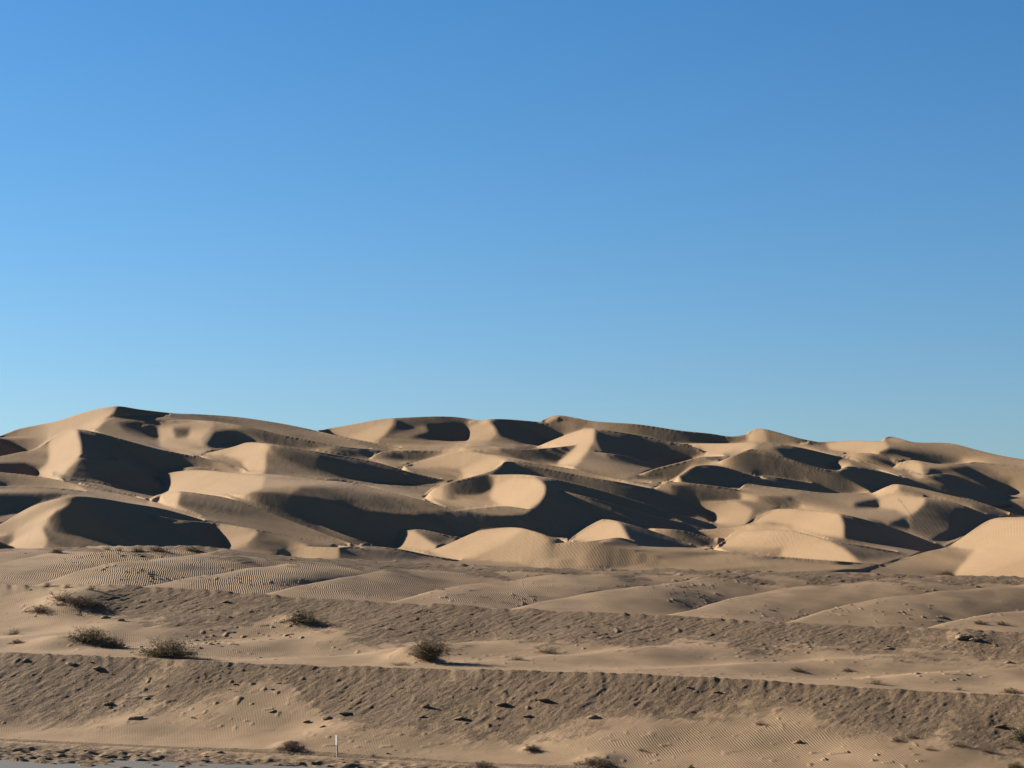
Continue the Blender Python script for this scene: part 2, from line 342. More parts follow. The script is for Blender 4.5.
def dune_height(NU=1365, NV=1500, verbose=False):
    w, valid, ksky, cutV, cutY, cutI, sky = relief(verbose=verbose)
    px = np.linspace(UL, UR, NU); lg = np.linspace(0, 1, NV); Yr = YA*(YB/YA)**lg
    H = np.zeros((NV, NC)); known = np.zeros((NV, NC), bool)
    K = w.shape[0]; py = TY0+np.arange(K); s = (YH-py)/F
    lam = (NV-1)/math.log(YB/YA)
    # distance of every crest, taken from the slope below it and evened out along the crest
    CW = {}; CB = {}
    for ci in range(-1, len(CRESTS)):
        val = np.full(NC, np.nan); vb = np.full(NC, np.nan)
        for j in range(NC):
            if ci < 0: kk, yy = ksky[j], sky[j]
            else:
                k_ = np.nonzero(cutI[:, j] == ci)[0]
                if len(k_) == 0: continue
                kk, yy = k_[0], cutY[k_[0], j]
            k1, k2 = min(kk+1, K-1), min(kk+3, K-1)
            while k2 > k1 and cutV[k1+1:k2+1, j].any(): k2 -= 1
            wa, wb_ = w[k1, j], w[k2, j]
            sl = min(max((wa-wb_)/max(1, k2-k1), 0), .012)
            val[j] = wa+sl*(TY0+k1-yy)
            k3 = max(kk-2, ksky[j]); k4 = max(kk-5, ksky[j])
            while k4 < k3 and cutV[k4+1:k3+1, j].any(): k4 += 1
            sl = min(max((w[k4, j]-w[k3, j])/max(1, k3-k4), 0), .012)
            vb[j] = w[k3, j]-sl*(yy-TY0-k3)
        ok = ~np.isnan(val)
        if not ok.any(): continue
        idx = np.nonzero(ok)[0]
        for run_ in np.split(idx, np.nonzero(np.diff(idx) > 1)[0]+1):
            for src, dst in ((val, CW), (vb, CB)):
                v = src[run_]
                for _ in range(60):
                    if len(v) < 3: break
                    v = np.concatenate([[v[0]], (v[:-2]+2*v[1:-1]+v[2:])/4, [v[-1]]])
                for j_, v_ in zip(run_, v): dst[(ci, j_)] = v_
    for j in range(NC):
        k0 = ksky[j]
        wy = w[k0:, j][::-1].copy(); sj = s[k0:][::-1].copy(); cut = cutV[k0:, j][::-1]; cy = cutY[k0:, j][::-1]; cid = cutI[k0:, j][::-1]
        YY = []; SS = []; GAP = []
        n_ = len(wy); skip = -1
        for g_ in range(n_):
            last = g_ == n_-1
            near = any(cut[q_] for q_ in range(g_, min(g_+1, n_))) or last
            if g_ > skip:
                v = wy[g_]
                if YY and v < YY[-1]+1e-6: v = YY[-1]+1e-6
                YY.append(v); SS.append(sj[g_]); GAP.append(False)
            if (cut[g_] or last) and g_ > 1:
                ci = -1 if last else int(cid[g_])
                if (ci, j) in CW:
                    yc = sky[j] if last else cy[g_]; sc_ = (YH-yc)/F; wc_ = CW[(ci, j)]
                    while len(YY) > 1 and (SS[-1] > sc_-.7/F or YY[-1] > wc_-1e-6) and SS[-1] > sc_-2.6/F: YY.pop(); SS.pop(); GAP.pop()
                    wc_ = max(wc_, YY[-1]+1e-6)
                    YY.append(wc_); SS.append(sc_); GAP.append(not last)
                    if not last: YY.append(max(CB[(ci, j)], wc_+2e-6)); SS.append(sc_-.02/F); GAP.append(False)
                    skip = g_+1
        YL = np.array(YY); SL = np.array(SS); Y = np.exp(YL); h = SL*Y
        H[:, j] = np.interp(Yr, Y, h)
        kn = (Yr >= Y[0]) & (Yr <= Y[-1])
        for g_ in np.nonzero(GAP[:-1])[0]:
            ya, yb = Y[g_], Y[g_+1]
            ia = int(math.floor((YL[g_]-math.log(YA))*lam)); ib = int(math.ceil((YL[g_+1]-math.log(YA))*lam))
            if ib-ia < 2: continue
            kn[ia+1:ib] = False
            Ym = Yr[ia+1:ib]
            dip = np.maximum(h[g_]-.42*(Ym-ya), h[g_+1]-.2*(yb-Ym))
            H[ia+1:ib, j] = np.minimum(SL[g_]*Ym-.0004*(Ym-ya), np.maximum(dip, SL[g_]*Ym-6))
            # nearest row keeps the crest height
            ic = ia+1 if (YL[g_]-math.log(YA))*lam-ia > .5 else ia
            H[ia, j] = SL[g_]*Yr[ia]; H[ia+1, j] = SL[g_]*Yr[ia+1]; kn[ia] = True; kn[ia+1] = True
        i1 = min(int(math.floor((YL[-1]-math.log(YA))*lam)), NV-3)
        H[i1, j] = SL[-1]*Yr[i1]
        H[i1+1:, j] = np.maximum(H[i1, j]-.30*np.maximum(0, Yr[i1+1:]-Yr[i1+1]), H[i1, j]*.55)
        kn[i1+1:] = False
        i0 = int(np.searchsorted(Yr, Y[0])); H[:i0, j] = H[i0, j]-.05*(Yr[i0]-Yr[:i0]); kn[:i0] = False
        known[:, j] = kn
    s_map = H/Yr[:, None]
    run = np.maximum.accumulate(s_map, 0)
    for it in range(60):                            # settle the hidden ground smoothly
        P = np.pad(H, 1, mode='edge'); M = (P[:-2, 1:-1]+P[2:, 1:-1]+P[1:-1, :-2]+P[1:-1, 2:])/4
        H = np.where(known, H, np.minimum(M, run*Yr[:, None]-.01))
    for it in range(1):                             # wind rounds off the steps of the grid
        P = np.pad(H, ((2, 2), (1, 1)), mode='edge')
        R_ = (P[:, :-2]+2*P[:, 1:-1]+P[:, 2:])/4; H = (R_[1:-3]+2*R_[2:-2]+R_[3:-1])/4
    jm = np.clip(np.round(mirror_px(px)-PX0).astype(int), 0, NC-1)
    return px, Yr, H[:, jm]
TK = [0, .1, .3, .5, .75, 1]; TS = [.50, .44, .33, .14, -.18, -.50]   # tone of a slope -> its rise towards the sun
# ================================================================== Blender part
import bpy, bmesh
from mathutils import Vector, Matrix
sc = bpy.context.scene; col = sc.collection
rng = np.random.RandomState(7); random.seed(7)

def tag(o, label=None, cat=None, group=None, kind=None):
    if label: o['label'] = label
    if cat: o['category'] = cat
    if group: o['group'] = group
    if kind: o['kind'] = kind
    return o
def mesh_obj(name, V, Fc, mats, parent=None, smooth=True):
    me = bpy.data.meshes.new(name)
    V = np.asarray(V, np.float32); Fc = np.asarray(Fc, np.int32)
    me.vertices.add(len(V)); me.vertices.foreach_set('co', V.ravel())
    n = Fc.shape[1]
    me.loops.add(Fc.size); me.loops.foreach_set('vertex_index', Fc.ravel())
    me.polygons.add(len(Fc)); me.polygons.foreach_set('loop_start', np.arange(0, Fc.size, n, dtype=np.int32))
    me.update(calc_edges=True)
    if smooth: me.polygons.foreach_set('use_smooth', np.ones(len(Fc), bool))
    for m in (mats if isinstance(mats, list) else [mats]): me.materials.append(m)
    o = bpy.data.objects.new(name, me); col.objects.link(o)
    if parent: o.parent = parent
    return o
def grid_faces(nv, nu):
    i = np.arange(nv*nu, dtype=np.int32).reshape(nv, nu)
    return np.stack([i[:-1, :-1], i[:-1, 1:], i[1:, 1:], i[1:, :-1]], -1).reshape(-1, 4)
def fattr(o, name, vals):
    a = o.data.attributes.new(name, 'FLOAT', 'POINT'); a.data.foreach_set('value', np.asarray(vals, np.float32).ravel())

# ---------------------------------------------------------------- materials
class NT:
    def __init__(s, name):
        s.m = bpy.data.materials.new(name); s.m.use_nodes = True; s.t = s.m.node_tree; s.t.nodes.clear()
        s.out = s.n('ShaderNodeOutputMaterial'); s.b = s.n('ShaderNodeBsdfPrincipled')
        s.l(s.b.outputs[0], s.out.inputs[0]); s.b.inputs['Roughness'].default_value = .9
        s.b.inputs['Specular IOR Level'].default_value = .15
    def n(s, t, **k):
        x = s.t.nodes.new(t)
        for a, v in k.items():
            if a in x.inputs: x.inputs[a].default_value = v
            else: setattr(x, a, v)
        return x
    def l(s, a, b): s.t.links.new(a, b)
    def noise(s, vec, scale, detail=4, rough=.55, dist=0):
        x = s.n('ShaderNodeTexNoise'); x.inputs['Scale'].default_value = scale; x.inputs['Detail'].default_value = detail
        x.inputs['Roughness'].default_value = rough; x.inputs['Distortion'].default_value = dist; s.l(vec, x.inputs['Vector']); return x.outputs['Fac']
    def ramp(s, fac, stops):
        r = s.n('ShaderNodeValToRGB'); e = r.color_ramp.elements
        while len(e) < len(stops): e.new(.5)
        for q, (p, c) in zip(e, stops): q.position = p; q.color = (c if hasattr(c, '__len__') else (c, c, c))[:3]+(1,) if hasattr(c, '__len__') else (c, c, c, 1)
        s.l(fac, r.inputs[0]); return r.outputs[0]
    def math(s, op, a, b=0, c=None, clamp=False):
        x = s.n('ShaderNodeMath', operation=op); x.use_clamp = clamp
        for i, v in enumerate((a, b, c)):
            if v is None: continue
            if hasattr(v, 'is_linked') or hasattr(v, 'links'): s.l(v, x.inputs[i])
            else: x.inputs[i].default_value = v
        return x.outputs[0]
    def mix(s, fac, a, b):
        x = s.n('ShaderNodeMix', data_type='RGBA')
        for i, v in ((0, fac), (6, a), (7, b)):
            if hasattr(v, 'links'): s.l(v, x.inputs[i])
            else: x.inputs[i].default_value = v if not hasattr(v, '__len__') else tuple(v)[:3]+(1,)
        return x.outputs[2]
    def mapping(s, vec, scale=(1, 1, 1), rot=(0, 0, 0)):
        x = s.n('ShaderNodeMapping'); x.inputs['Scale'].default_value = scale; x.inputs['Rotation'].default_value = rot; s.l(vec, x.inputs[0]); return x.outputs[0]
    def wave(s, vec, scale, dist, dscale, detail=2):
        x = s.n('ShaderNodeTexWave', wave_type='BANDS', bands_direction='X', wave_profile='SIN')
        x.inputs['Scale'].default_value = scale; x.inputs['Distortion'].default_value = dist; x.inputs['Detail'].default_value = detail; x.inputs['Detail Scale'].default_value = dscale
        s.l(vec, x.inputs['Vector']); return x.outputs['Fac']
    def bump(s, h, dist, strength=1, prev=None):
        x = s.n('ShaderNodeBump'); x.inputs['Distance'].default_value = dist; x.inputs['Strength'].default_value = strength
        s.l(h, x.inputs['Height'])
        if prev is not None: s.l(prev, x.inputs['Normal'])
        return x.outputs[0]
SAND = (.290, .196, .112); SAND_D = (.255, .170, .096)
def mat_dunes():
    k = NT('dune_sand'); co = k.n('ShaderNodeTexCoord').outputs['Object']
    c = k.mix(k.ramp(k.noise(k.mapping(co, (1, .6, 1)), .035, 4), [(.35, 0), (.7, 1)]), SAND, SAND_D)
    c = k.mix(k.math('MULTIPLY', k.ramp(k.noise(co, 1.3, 5, .7), [(.4, 0), (.75, 1)]), .35), c, (.215, .15, .095))
    dk = k.n('ShaderNodeAttribute', attribute_name='lag')
    c = k.mix(k.math('MULTIPLY', dk.outputs['Fac'], k.ramp(k.noise(co, .9, 5, .75), [(.42, 0), (.55, 1)])), c, (.10, .072, .05))
    k.l(c, k.b.inputs['Base Color'])
    str_ = k.noise(k.mapping(co, (1.0, .22, .5), (0, 0, .5)), .8, 5, .6)
    rip = k.wave(k.mapping(co, rot=(0, 0, .25)), 1.5, 3.5, .35)
    amp = k.ramp(k.noise(co, .06, 2), [(.45, 0), (.62, 1)])
    b1 = k.bump(str_, .09, .5)
    b2 = k.bump(k.math('MULTIPLY', rip, amp), .035, .6, b1)
    b3 = k.bump(k.noise(co, 3.5, 4, .7), .016, .5, b2)
    k.l(b3, k.b.inputs['Normal']); return k.m
def mat_embankment():
    k = NT('embankment_sand_and_gravel'); co = k.n('ShaderNodeTexCoord').outputs['Object']
    g = k.n('ShaderNodeAttribute', attribute_name='gravel').outputs['Fac']
    r = k.n('ShaderNodeAttribute', attribute_name='ripple').outputs['Fac']
    nz = k.noise(k.mapping(co, (1, .8, 1)), .9, 7, .72)
    gm = k.math('ADD', g, k.math('MULTIPLY', k.math('SUBTRACT', nz, .5), 2.2))
    gm = k.ramp(gm, [(.34, 0), (.66, 1)])
    sand = k.mix(k.ramp(k.noise(co, .22, 5, .6), [(.32, 0), (.62, 1)]), (.320, .219, .130), (.235, .160, .093))
    sand = k.mix(k.math('MULTIPLY', k.ramp(k.noise(co, 7, 4, .8), [(.55, 0), (.72, 1)]), .5), sand, (.15, .103, .064))
    vor = k.n('ShaderNodeTexVoronoi', feature='F1'); vor.inputs['Scale'].default_value = 8.5; vor.inputs['Randomness'].default_value = 1; k.l(co, vor.inputs['Vector'])
    vcol = k.n('ShaderNodeSeparateColor'); k.l(vor.outputs['Color'], vcol.inputs[0])
    grav = k.mix(k.ramp(vcol.outputs[0], [(.1, 0), (.9, 1)]), (.105, .072, .043), (.215, .145, .086))
    grav = k.mix(k.ramp(k.noise(co, .5, 5, .65), [(.38, 0), (.62, 1)]), grav, (.150, .102, .061))
    k.l(k.mix(gm, sand, grav), k.b.inputs['Base Color'])
    # relief: wind ripples on sand, stones and rills on gravel
    rip = k.wave(k.mapping(co, (1, .7, 1), (0, 0, -.22)), 1.55, 6.5, .36, 2.5)
    ra = k.math('MULTIPLY', k.math('MULTIPLY', r, k.math('SUBTRACT', 1, gm)), k.ramp(k.noise(co, .2, 4), [(.30, .3), (.55, 1)]))
    b = k.bump(k.math('MULTIPLY', rip, ra), .04, .8)
    r2 = k.n('ShaderNodeAttribute', attribute_name='fine_ripple').outputs['Fac']
    rip2 = k.wave(k.mapping(co, (1, .6, 1), (0, 0, -.30)), 1.9, 6.0, .40, 2.5)
    ra2 = k.math('MULTIPLY', k.math('MULTIPLY', r2, k.math('SUBTRACT', 1, gm)), k.ramp(k.noise(co, .16, 3), [(.36, .15), (.6, 1)]))
    b = k.bump(k.math('MULTIPLY', rip2, ra2), .022, .8, b)
    st = k.math('SUBTRACT', 1, k.math('MULTIPLY', vor.outputs['Distance'], 3.0), clamp=True)
    n2 = k.noise(co, 9.0, 4, .75)
    v2 = k.n('ShaderNodeTexVoronoi', feature='F1'); v2.inputs['Scale'].default_value = 2.6; k.l(co, v2.inputs['Vector'])
    c2 = k.n('ShaderNodeSeparateColor'); k.l(v2.outputs['Color'], c2.inputs[0])
    big = k.math('MULTIPLY', k.math('SUBTRACT', 1, k.math('MULTIPLY', v2.outputs['Distance'], 4.0), clamp=True), k.math('GREATER_THAN', c2.outputs[0], .72))
    hh = k.math('ADD', k.math('ADD', k.math('MULTIPLY', st, .45), k.math('MULTIPLY', n2, .7)), k.math('MULTIPLY', big, 1.5))
    b = k.bump(k.math('MULTIPLY', hh, k.math('ADD', k.math('MULTIPLY', gm, .88), .12)), .09, .8, b)
    k.l(b, k.b.inputs['Normal']); return k.m
def mat_simple(name, c1, c2, scale=4, bump=0., rough=.9, detail=4):
    k = NT(name); co = k.n('ShaderNodeTexCoord').outputs['Object']
    f = k.noise(co, scale, detail, .65)
    k.l(k.mix(k.ramp(f, [(.35, 0), (.65, 1)]), c1, c2), k.b.inputs['Base Color'])
    if bump: k.l(k.bump(k.noise(co, scale*2.3, 6, .7), bump, .8), k.b.inputs['Normal'])
    k.b.inputs['Roughness'].default_value = rough
    return k.m
M = dict(
 dune=mat_dunes(), bank=mat_embankment(),
 asphalt=mat_simple('asphalt', (.10, .10, .10), (.14, .14, .138), 9, .012, .85),
 desert=mat_simple('desert_floor', SAND, SAND_D, .02, .2),
 twig=mat_simple('dry_twig', (.15, .105, .065), (.22, .16, .10), 6),
 leaf=mat_simple('desert_leaf', (.125, .104, .052), (.195, .16, .088), 3),
 dead=mat_simple('dead_brush', (.10, .067, .044), (.16, .11, .073), 5),
 pale=mat_simple('bleached_twig', (.16, .115, .075), (.22, .165, .11), 5),
 green=mat_simple('yellow_green_leaf', (.13, .12, .04), (.18, .165, .06), 5),
 clod=mat_simple('crusted_sand', (.18, .126, .078), (.30, .208, .126), 5, .05),
 paint=mat_simple('white_weathered_paint', (.45, .44, .42), (.36, .35, .33), 7, rough=.6),
 post=mat_simple('weathered_post', (.30, .26, .21), (.20, .17, .14), 6, rough=.7),
)

# ---------------------------------------------------------------- dunes
def fractal(x, y, seed, octs):
    r = np.random.RandomState(seed); z = np.zeros(np.broadcast(x, y).shape)
    for (wl, am) in octs:
        for _ in range(5):
            th = r.uniform(0, math.pi); ph = r.uniform(0, 6.28); f = 2*math.pi/wl*r.uniform(.7, 1.4)
            z = z+am*np.sin(f*(x*math.cos(th)+y*math.sin(th))+ph+1.3*np.sin(f*.6*(x*math.sin(th)-y*math.cos(th))+ph*2))/2.2
    return z
dpx, dY, DH = dune_height()
DX = (dpx[None, :]-CX)/F*dY[:, None]; DYY = dY[:, None]+0*DX
lag = np.zeros_like(DH)
dpy = YH-F*DH/dY[:, None]
for (ax, ay, bx, by, wd) in [(55, 474, 110, 492, 2.5), (355, 483, 415, 487, 2.2), (395, 485, 440, 486, 1.5), (190, 466, 203, 468, 1.5), (640, 478, 660, 474, 2.5), (905, 470, 938, 480, 1.5), (870, 462, 880, 465, 1), (150, 444, 190, 458, 1.2), (985, 508, 1010, 506, 1.5), (900, 500, 915, 520, 1)]:
    tt = np.clip((dpx-ax)/(bx-ax), 0, 1)[None, :]; cc = ay+(by-ay)*tt
    inx = ((dpx > ax-3) & (dpx < bx+3))[None, :]
    lag = np.maximum(lag, np.exp(-((dpy-cc)/wd)**2)*inx)
DZ = DH+CAMZ
o = mesh_obj('dunes', np.stack([DX, DYY, DZ], -1).reshape(-1, 3), grid_faces(*DH.shape), M['dune'])
tag(o, kind='structure'); fattr(o, 'lag', lag)

# ---------------------------------------------------------------- terraced embankment in front of the dunes
PXT = [-170, 0, 115, 200, 300, 430, 520, 620, 740, 860, 1024, 1194]
C3 = [550, 549, 546, 547, 557, 563, 567, 569, 571, 573.5, 577, 580]
C2 = [585, 585, 585, 590, 597, 604, 608.5, 613, 620, 626, 632, 638]
C1 = [645, 652, 656.5, 661, 665.5, 668.5, 669.5, 673, 679, 687, 695, 702]
def tab(px, t): 
    px = np.asarray(px, float); k = 9.0
    return (np.interp(px-k, PXT, t)+np.interp(px, PXT, t)+np.interp(px+k, PXT, t))/3
NFU, NFV = 1365, 1300
fpx = np.linspace(UL, UR, NFU)
lin = lambda a, b: a+(b-a)*fpx/1024.0
Y3, Y2, Y1, Yr_ = lin(236, 214), lin(184, 160), lin(147, 125), lin(129, 105.5)
wob = fractal(fpx, 0*fpx, 3, [(160, .35), (40, .15)])
wb = lambda sd, a1, a2, a3: a1*vnoise(fpx, 0*fpx, 90, sd)+a2*vnoise(fpx, 0*fpx, 22, sd+1)+a3*vnoise(fpx, 0*fpx, 6, sd+2)
Z3 = (YH-tab(fpx, C3))/F*Y3; Z2 = (YH-tab(fpx, C2))/F*Y2; Z1 = (YH-tab(fpx, C1))/F*Y1
Zr = np.interp(fpx, [-170, 0, 540, 1194], [-11.6, -11.65, -12.1, -12.4])
FY = np.interp(np.linspace(0, 1, NFV), [0, .12, .45, .75, 1], [98, 108, 150, 190, 246])[:, None]+0*fpx[None, :]
FX = (fpx[None, :]-CX)/F*FY
def seg(Y, Ya, Yb, Za, Zb, p): 
    q = np.clip((Y-Ya)/(Yb-Ya), 0, 1); return Za+(Zb-Za)*p(q), q
def ss_(x, a, b): t = np.clip((x-a)/(b-a), 0, 1); return t*t*(3-2*t)
pA = lambda q: .42*q+.58*q**1.9
pB = lambda q: .30*q+.70*q**2.4
pC = lambda q: .8*q+.2*q**2
YrB = Yr_[None, :]; 
zA, qA = seg(FY, YrB, Y1[None, :], Zr[None, :], Z1[None, :], pA)
zB, qB = seg(FY, Y1[None, :]+3, Y2[None, :], Z1[None, :]-.22, Z2[None, :], pB)
zC, qC = seg(FY, Y2[None, :]+3, Y3[None, :], Z2[None, :]-.22, Z3[None, :], pC)
def after(Y, Yc, Zc): q = np.clip((Y-Yc)/3.0, 0, 1); return Zc-.22*q
FH = np.where(FY <= Y1, zA, np.where(FY <= Y1+3, after(FY, Y1, Z1), np.where(FY <= Y2, zB, np.where(FY <= Y2+3, after(FY, Y2, Z2), np.where(FY <= Y3, zC, Z3-.45*(FY-Y3))))))
FPY = YH-F*FH/FY
A_ = FY <= Y1; B_ = (FY > Y1) & (FY <= Y2); C_ = (FY > Y2) & (FY <= Y3+1)
edge = np.where(A_, np.sin(np.pi*np.clip(qA, 0, 1)), np.where(B_, np.sin(np.pi*np.clip(qB, 0, 1)), np.where(C_, np.sin(np.pi*np.clip(qC, 0, 1)), 0)))
edge = np.clip(edge, 0, 1)**.6
# soft sand drifts, stronger away from the crisp shelf edges
FH = FH+edge*fractal(FX, FY*.6, 11, [(22, .16), (9, .06), (4, .02)])
# oblique drifts on the upper terrace
fpX = fpx[None, :]+0*FY
ph = (fpX-(175+.09*fpX)*qC-18)/(112+.018*fpX)+.09*fractal(FX, FY*.4, 31, [(30, 1.0)])
fr = ph-np.floor(ph)
saw = np.where(fr < .18, 1-(1-fr/.18)**2, 1-((fr-.18)/.82)**1.7)
FH = FH+np.where(C_, 1, 0)*np.clip(np.sin(np.pi*np.clip(qC, 0, 1)), 0, 1)**.6*(saw-.5)*(1.6-.40*np.exp(-(fpX/150)**2)+.6*vnoise(FX+.5*FY, 0*FY, 11, 35))
# low tongues of sand on the middle and lower terraces
ph2 = ((FX-(FY-Y1[None, :])*.9)/15.0+.3*np.sin(FY*.11)); fr2 = ph2-np.floor(ph2)
saw2 = np.where(fr2 < .35, fr2/.35, 1-(fr2-.35)/.65); saw2 = saw2*saw2*(3-2*saw2)
FH = FH+(B_*np.exp(-((qB-.38)/.25)**2)*.42+A_*(qA > 0)*np.exp(-((qA-.33)/.22)**2)*.30)*(saw2-.4)
# gravel cover
GLA = np.interp(fpx, [-170, 0, 80, 150, 210, 255, 280, 300, 330, 420, 520, 560, 660, 720, 800, 860, 930, 1024, 1194], [724, 716, 722, 712, 700, 684, 677, 700, 722, 732, 735, 722, 716, 706, 712, 733, 743, 748, 748])[None, :]
GLB = np.interp(fpx, [-170, 60, 115, 170, 220, 262, 300, 350, 420, 480, 560, 620, 680, 740, 800, 860, 930, 1024, 1194], [600, 612, 618, 625, 630, 618, 616, 636, 645, 640, 640, 648, 640, 646, 644, 650, 653, 662, 664])[None, :]
GLC = tab(fpx, C3)[None, :]+5.0+11*np.clip(saw-.15, 0, 1)*ss_(fpx, 90, 260)[None, :]
gA = ss_(GLA-FPY+5*fractal(FX, FY, 21, [(9, 1.0), (3, .8)]), -24, 18)*A_
gB = ss_(GLB-FPY+4*fractal(FX, FY, 22, [(9, 1.0), (3, .8)]), -14, 10)*B_
gC = ss_(GLC-FPY+4.5*fractal(FX, FY, 23, [(12, 1.0), (5, .6)]), -4, 5)*C_*(.80+.4*vnoise(FX, FY*.5, 4, 61))
gB = gB*(1-.95*ss_(-(fpX-(112-(1-qB)*75)), -8, 8))
gravel = np.clip(gA+gB+gC, 0, 1)
# right part of the lower slope is mostly rippled sand further down
gravel = np.where(A_ & (FY < YrB+.8) & (FY > YrB-14), .75, gravel)
top = np.exp(-((FY-Y1)/1.2)**2)+np.exp(-((FY-Y2)/1.3)**2)+np.exp(-((FY-Y3)/1.5)**2)*.8
gravel = np.clip(gravel+top*.25*(gravel > .2), 0, 1)
spill = ss_(vnoise(FX*1.0-FY*.35, FY*.12, 3.2, 51)+.45*vnoise(FX-FY*.35, FY*.2, .9, 52), .08, .45)*(A_ | B_)
gravel = gravel*(1-.50*spill)
# stones, rills, lumps
for Yc_, w3 in ((Y3, wb(91, 1.5, 1.8, 1.6)), (Y2, wb(94, 1.5, 1.8, 1.4)), (Y1, wb(97, 1.0, 1.4, 1.2))):   # crumbling shelf edges
    FH = FH-(w3/F*Yc_)[None, :]*np.exp(-((FY-Yc_[None, :])/np.where(FY < Yc_[None, :], 1.6, 1.1))**2)
peb = np.clip(vnoise(FX, FY, .30, 2)-.33+.15*vnoise(FX, FY, 3, 62), 0, 1)+.6*np.clip(vnoise(FX, FY, .17, 63)-.22, 0, 1)
lumps = vnoise(FX, FY, .45, 1)*.04+peb*.20+vnoise(FX-FY*.5, FY*.3, .5, 3)*.06+vnoise(FX-FY*.5, FY*.4, .22, 64)*.05+vnoise(FX, FY, 1.6, 4)*.07
FH = FH+lumps*(gravel*.8+.05)*np.clip(.5+edge, 0, 1)
cl = np.clip(vnoise(FX, FY*.8, .5, 5)-.30, 0, 1)*np.clip(vnoise(FX, FY, 6, 6)+.2, 0, 1)
FH = FH+cl*1.0*np.clip(edge+.15, 0, 1)*(FY > YrB)
# shoulder of the road: a smooth graded track, then broken crust down to the asphalt
trk = np.exp(-((FY-YrB+.5)/.8)**2)
sh_ = (FY < YrB)
down = np.clip((YrB-FY)/3.0, 0, 1)
FH = np.where(sh_, Zr[None, :]-.28*down+(vnoise(FX, FY, .8, 8)*.5+vnoise(FX, FY, .35, 9)*.25)*.62*down, FH+trk*.03)
Ye = YrB-9.2-np.maximum(0, fpx[None, :])*.020+vnoise(FX, 0*FX, 1.3, 12)*.8   # far edge of the asphalt
FH = np.where(FY < Ye, np.minimum(FH, Zr[None, :]-.42), FH)
gravel = np.where(sh_, .35+.45*down+.3*vnoise(FX, FY, .9, 71), np.where(A_ & (FY < YrB+.7), .95, gravel))
ripple = np.clip(1-gravel*1.5, 0, 1)*np.clip(edge*1.4, 0, 1)*(FY > YrB)
fine = ripple*np.where(A_, .25+.75*ss_(fpX, 420, 760), .45)*(~C_)
ripple = ripple*C_*(.25+1.5*np.clip((fr-.22)/.25, 0, 1)*np.clip((1-fr)/.12, 0, 1))
# ---- objects on the ground: where a line of sight meets the terrain
def hit(px, py):
    j = int(round((px-UL)/(UR-UL)*(NFU-1))); s = FH[:, j]/FY[:, j]; tgt = (YH-py)/F
    k = int(np.argmax(s >= tgt))
    return k, j
def ground(px, py):
    k, j = hit(px, py); return FX[k, j], FY[k, j], FH[k, j]
def bump_ground(px, py, w, h, skew=0):
    x, y, z = ground(px, py); r2 = ((FX-x-skew)/w)**2+((FY-y)/(w*1.4))**2
    global FH
    FH = FH+h*np.exp(-r2)
for (px_, py_, w_, h_, sk) in [(408, 660, 1.5, .9, 0), (424, 661, 1.3, .6, 0), (60, 645, 2.2, .6, 0), (92, 644, 1.6, .5, 0), (165, 655, 1.8, .3, 0), (285, 747, .8, .3, 0), (600, 762, 1.3, .35, 0), (530, 750, .5, .2, 0), (75, 603, 3.0, .8, 0), (300, 622, 1.6, .35, 0), (970, 640, 1.5, .4, 0)]:
    bump_ground(px_, py_, w_, h_, sk)
o = mesh_obj('ground', np.stack([FX, FY, FH+CAMZ], -1).reshape(-1, 3), grid_faces(*FH.shape), M['bank'])
tag(o, kind='structure'); fattr(o, 'gravel', gravel); fattr(o, 'ripple', ripple); fattr(o, 'fine_ripple', fine)

# road: one asphalt sheet running past the camera, just below the crust that spills over it
rx = np.linspace(-120, 120, 60)[None, :]; ry = np.linspace(0, 1, 12)[:, None]
road_far = np.interp(rx/ (120.0)*F+CX, [-170, 0, 540, 1194], [124, 122, 112, 100]); RY = 70+(road_far-70)*ry; RX = rx+0*RY
RZ = np.full(RX.shape, CAMZ-12.02)+(-.0006*RX)
o = mesh_obj('road', np.stack([RX, RY, RZ], -1).reshape(-1, 3), grid_faces(*RX.shape), M['asphalt']); tag(o, kind='structure')
# desert floor out to the horizon, under everything
gx = np.concatenate([-np.geomspace(9000, 60, 30), np.linspace(-50, 50, 12), np.geomspace(60, 9000, 30)]); gy = np.concatenate([-np.geomspace(9000, 20, 20), np.linspace(0, 900, 30), np.geomspace(950, 12000, 24)])
GX, GY = np.meshgrid(gx, gy); GZ = CAMZ-14.5+0*GX
o = mesh_obj('desert_floor', np.stack([GX, GY, GZ], -1).reshape(-1, 3), grid_faces(*GX.shape), M['desert']); tag(o, kind='structure')

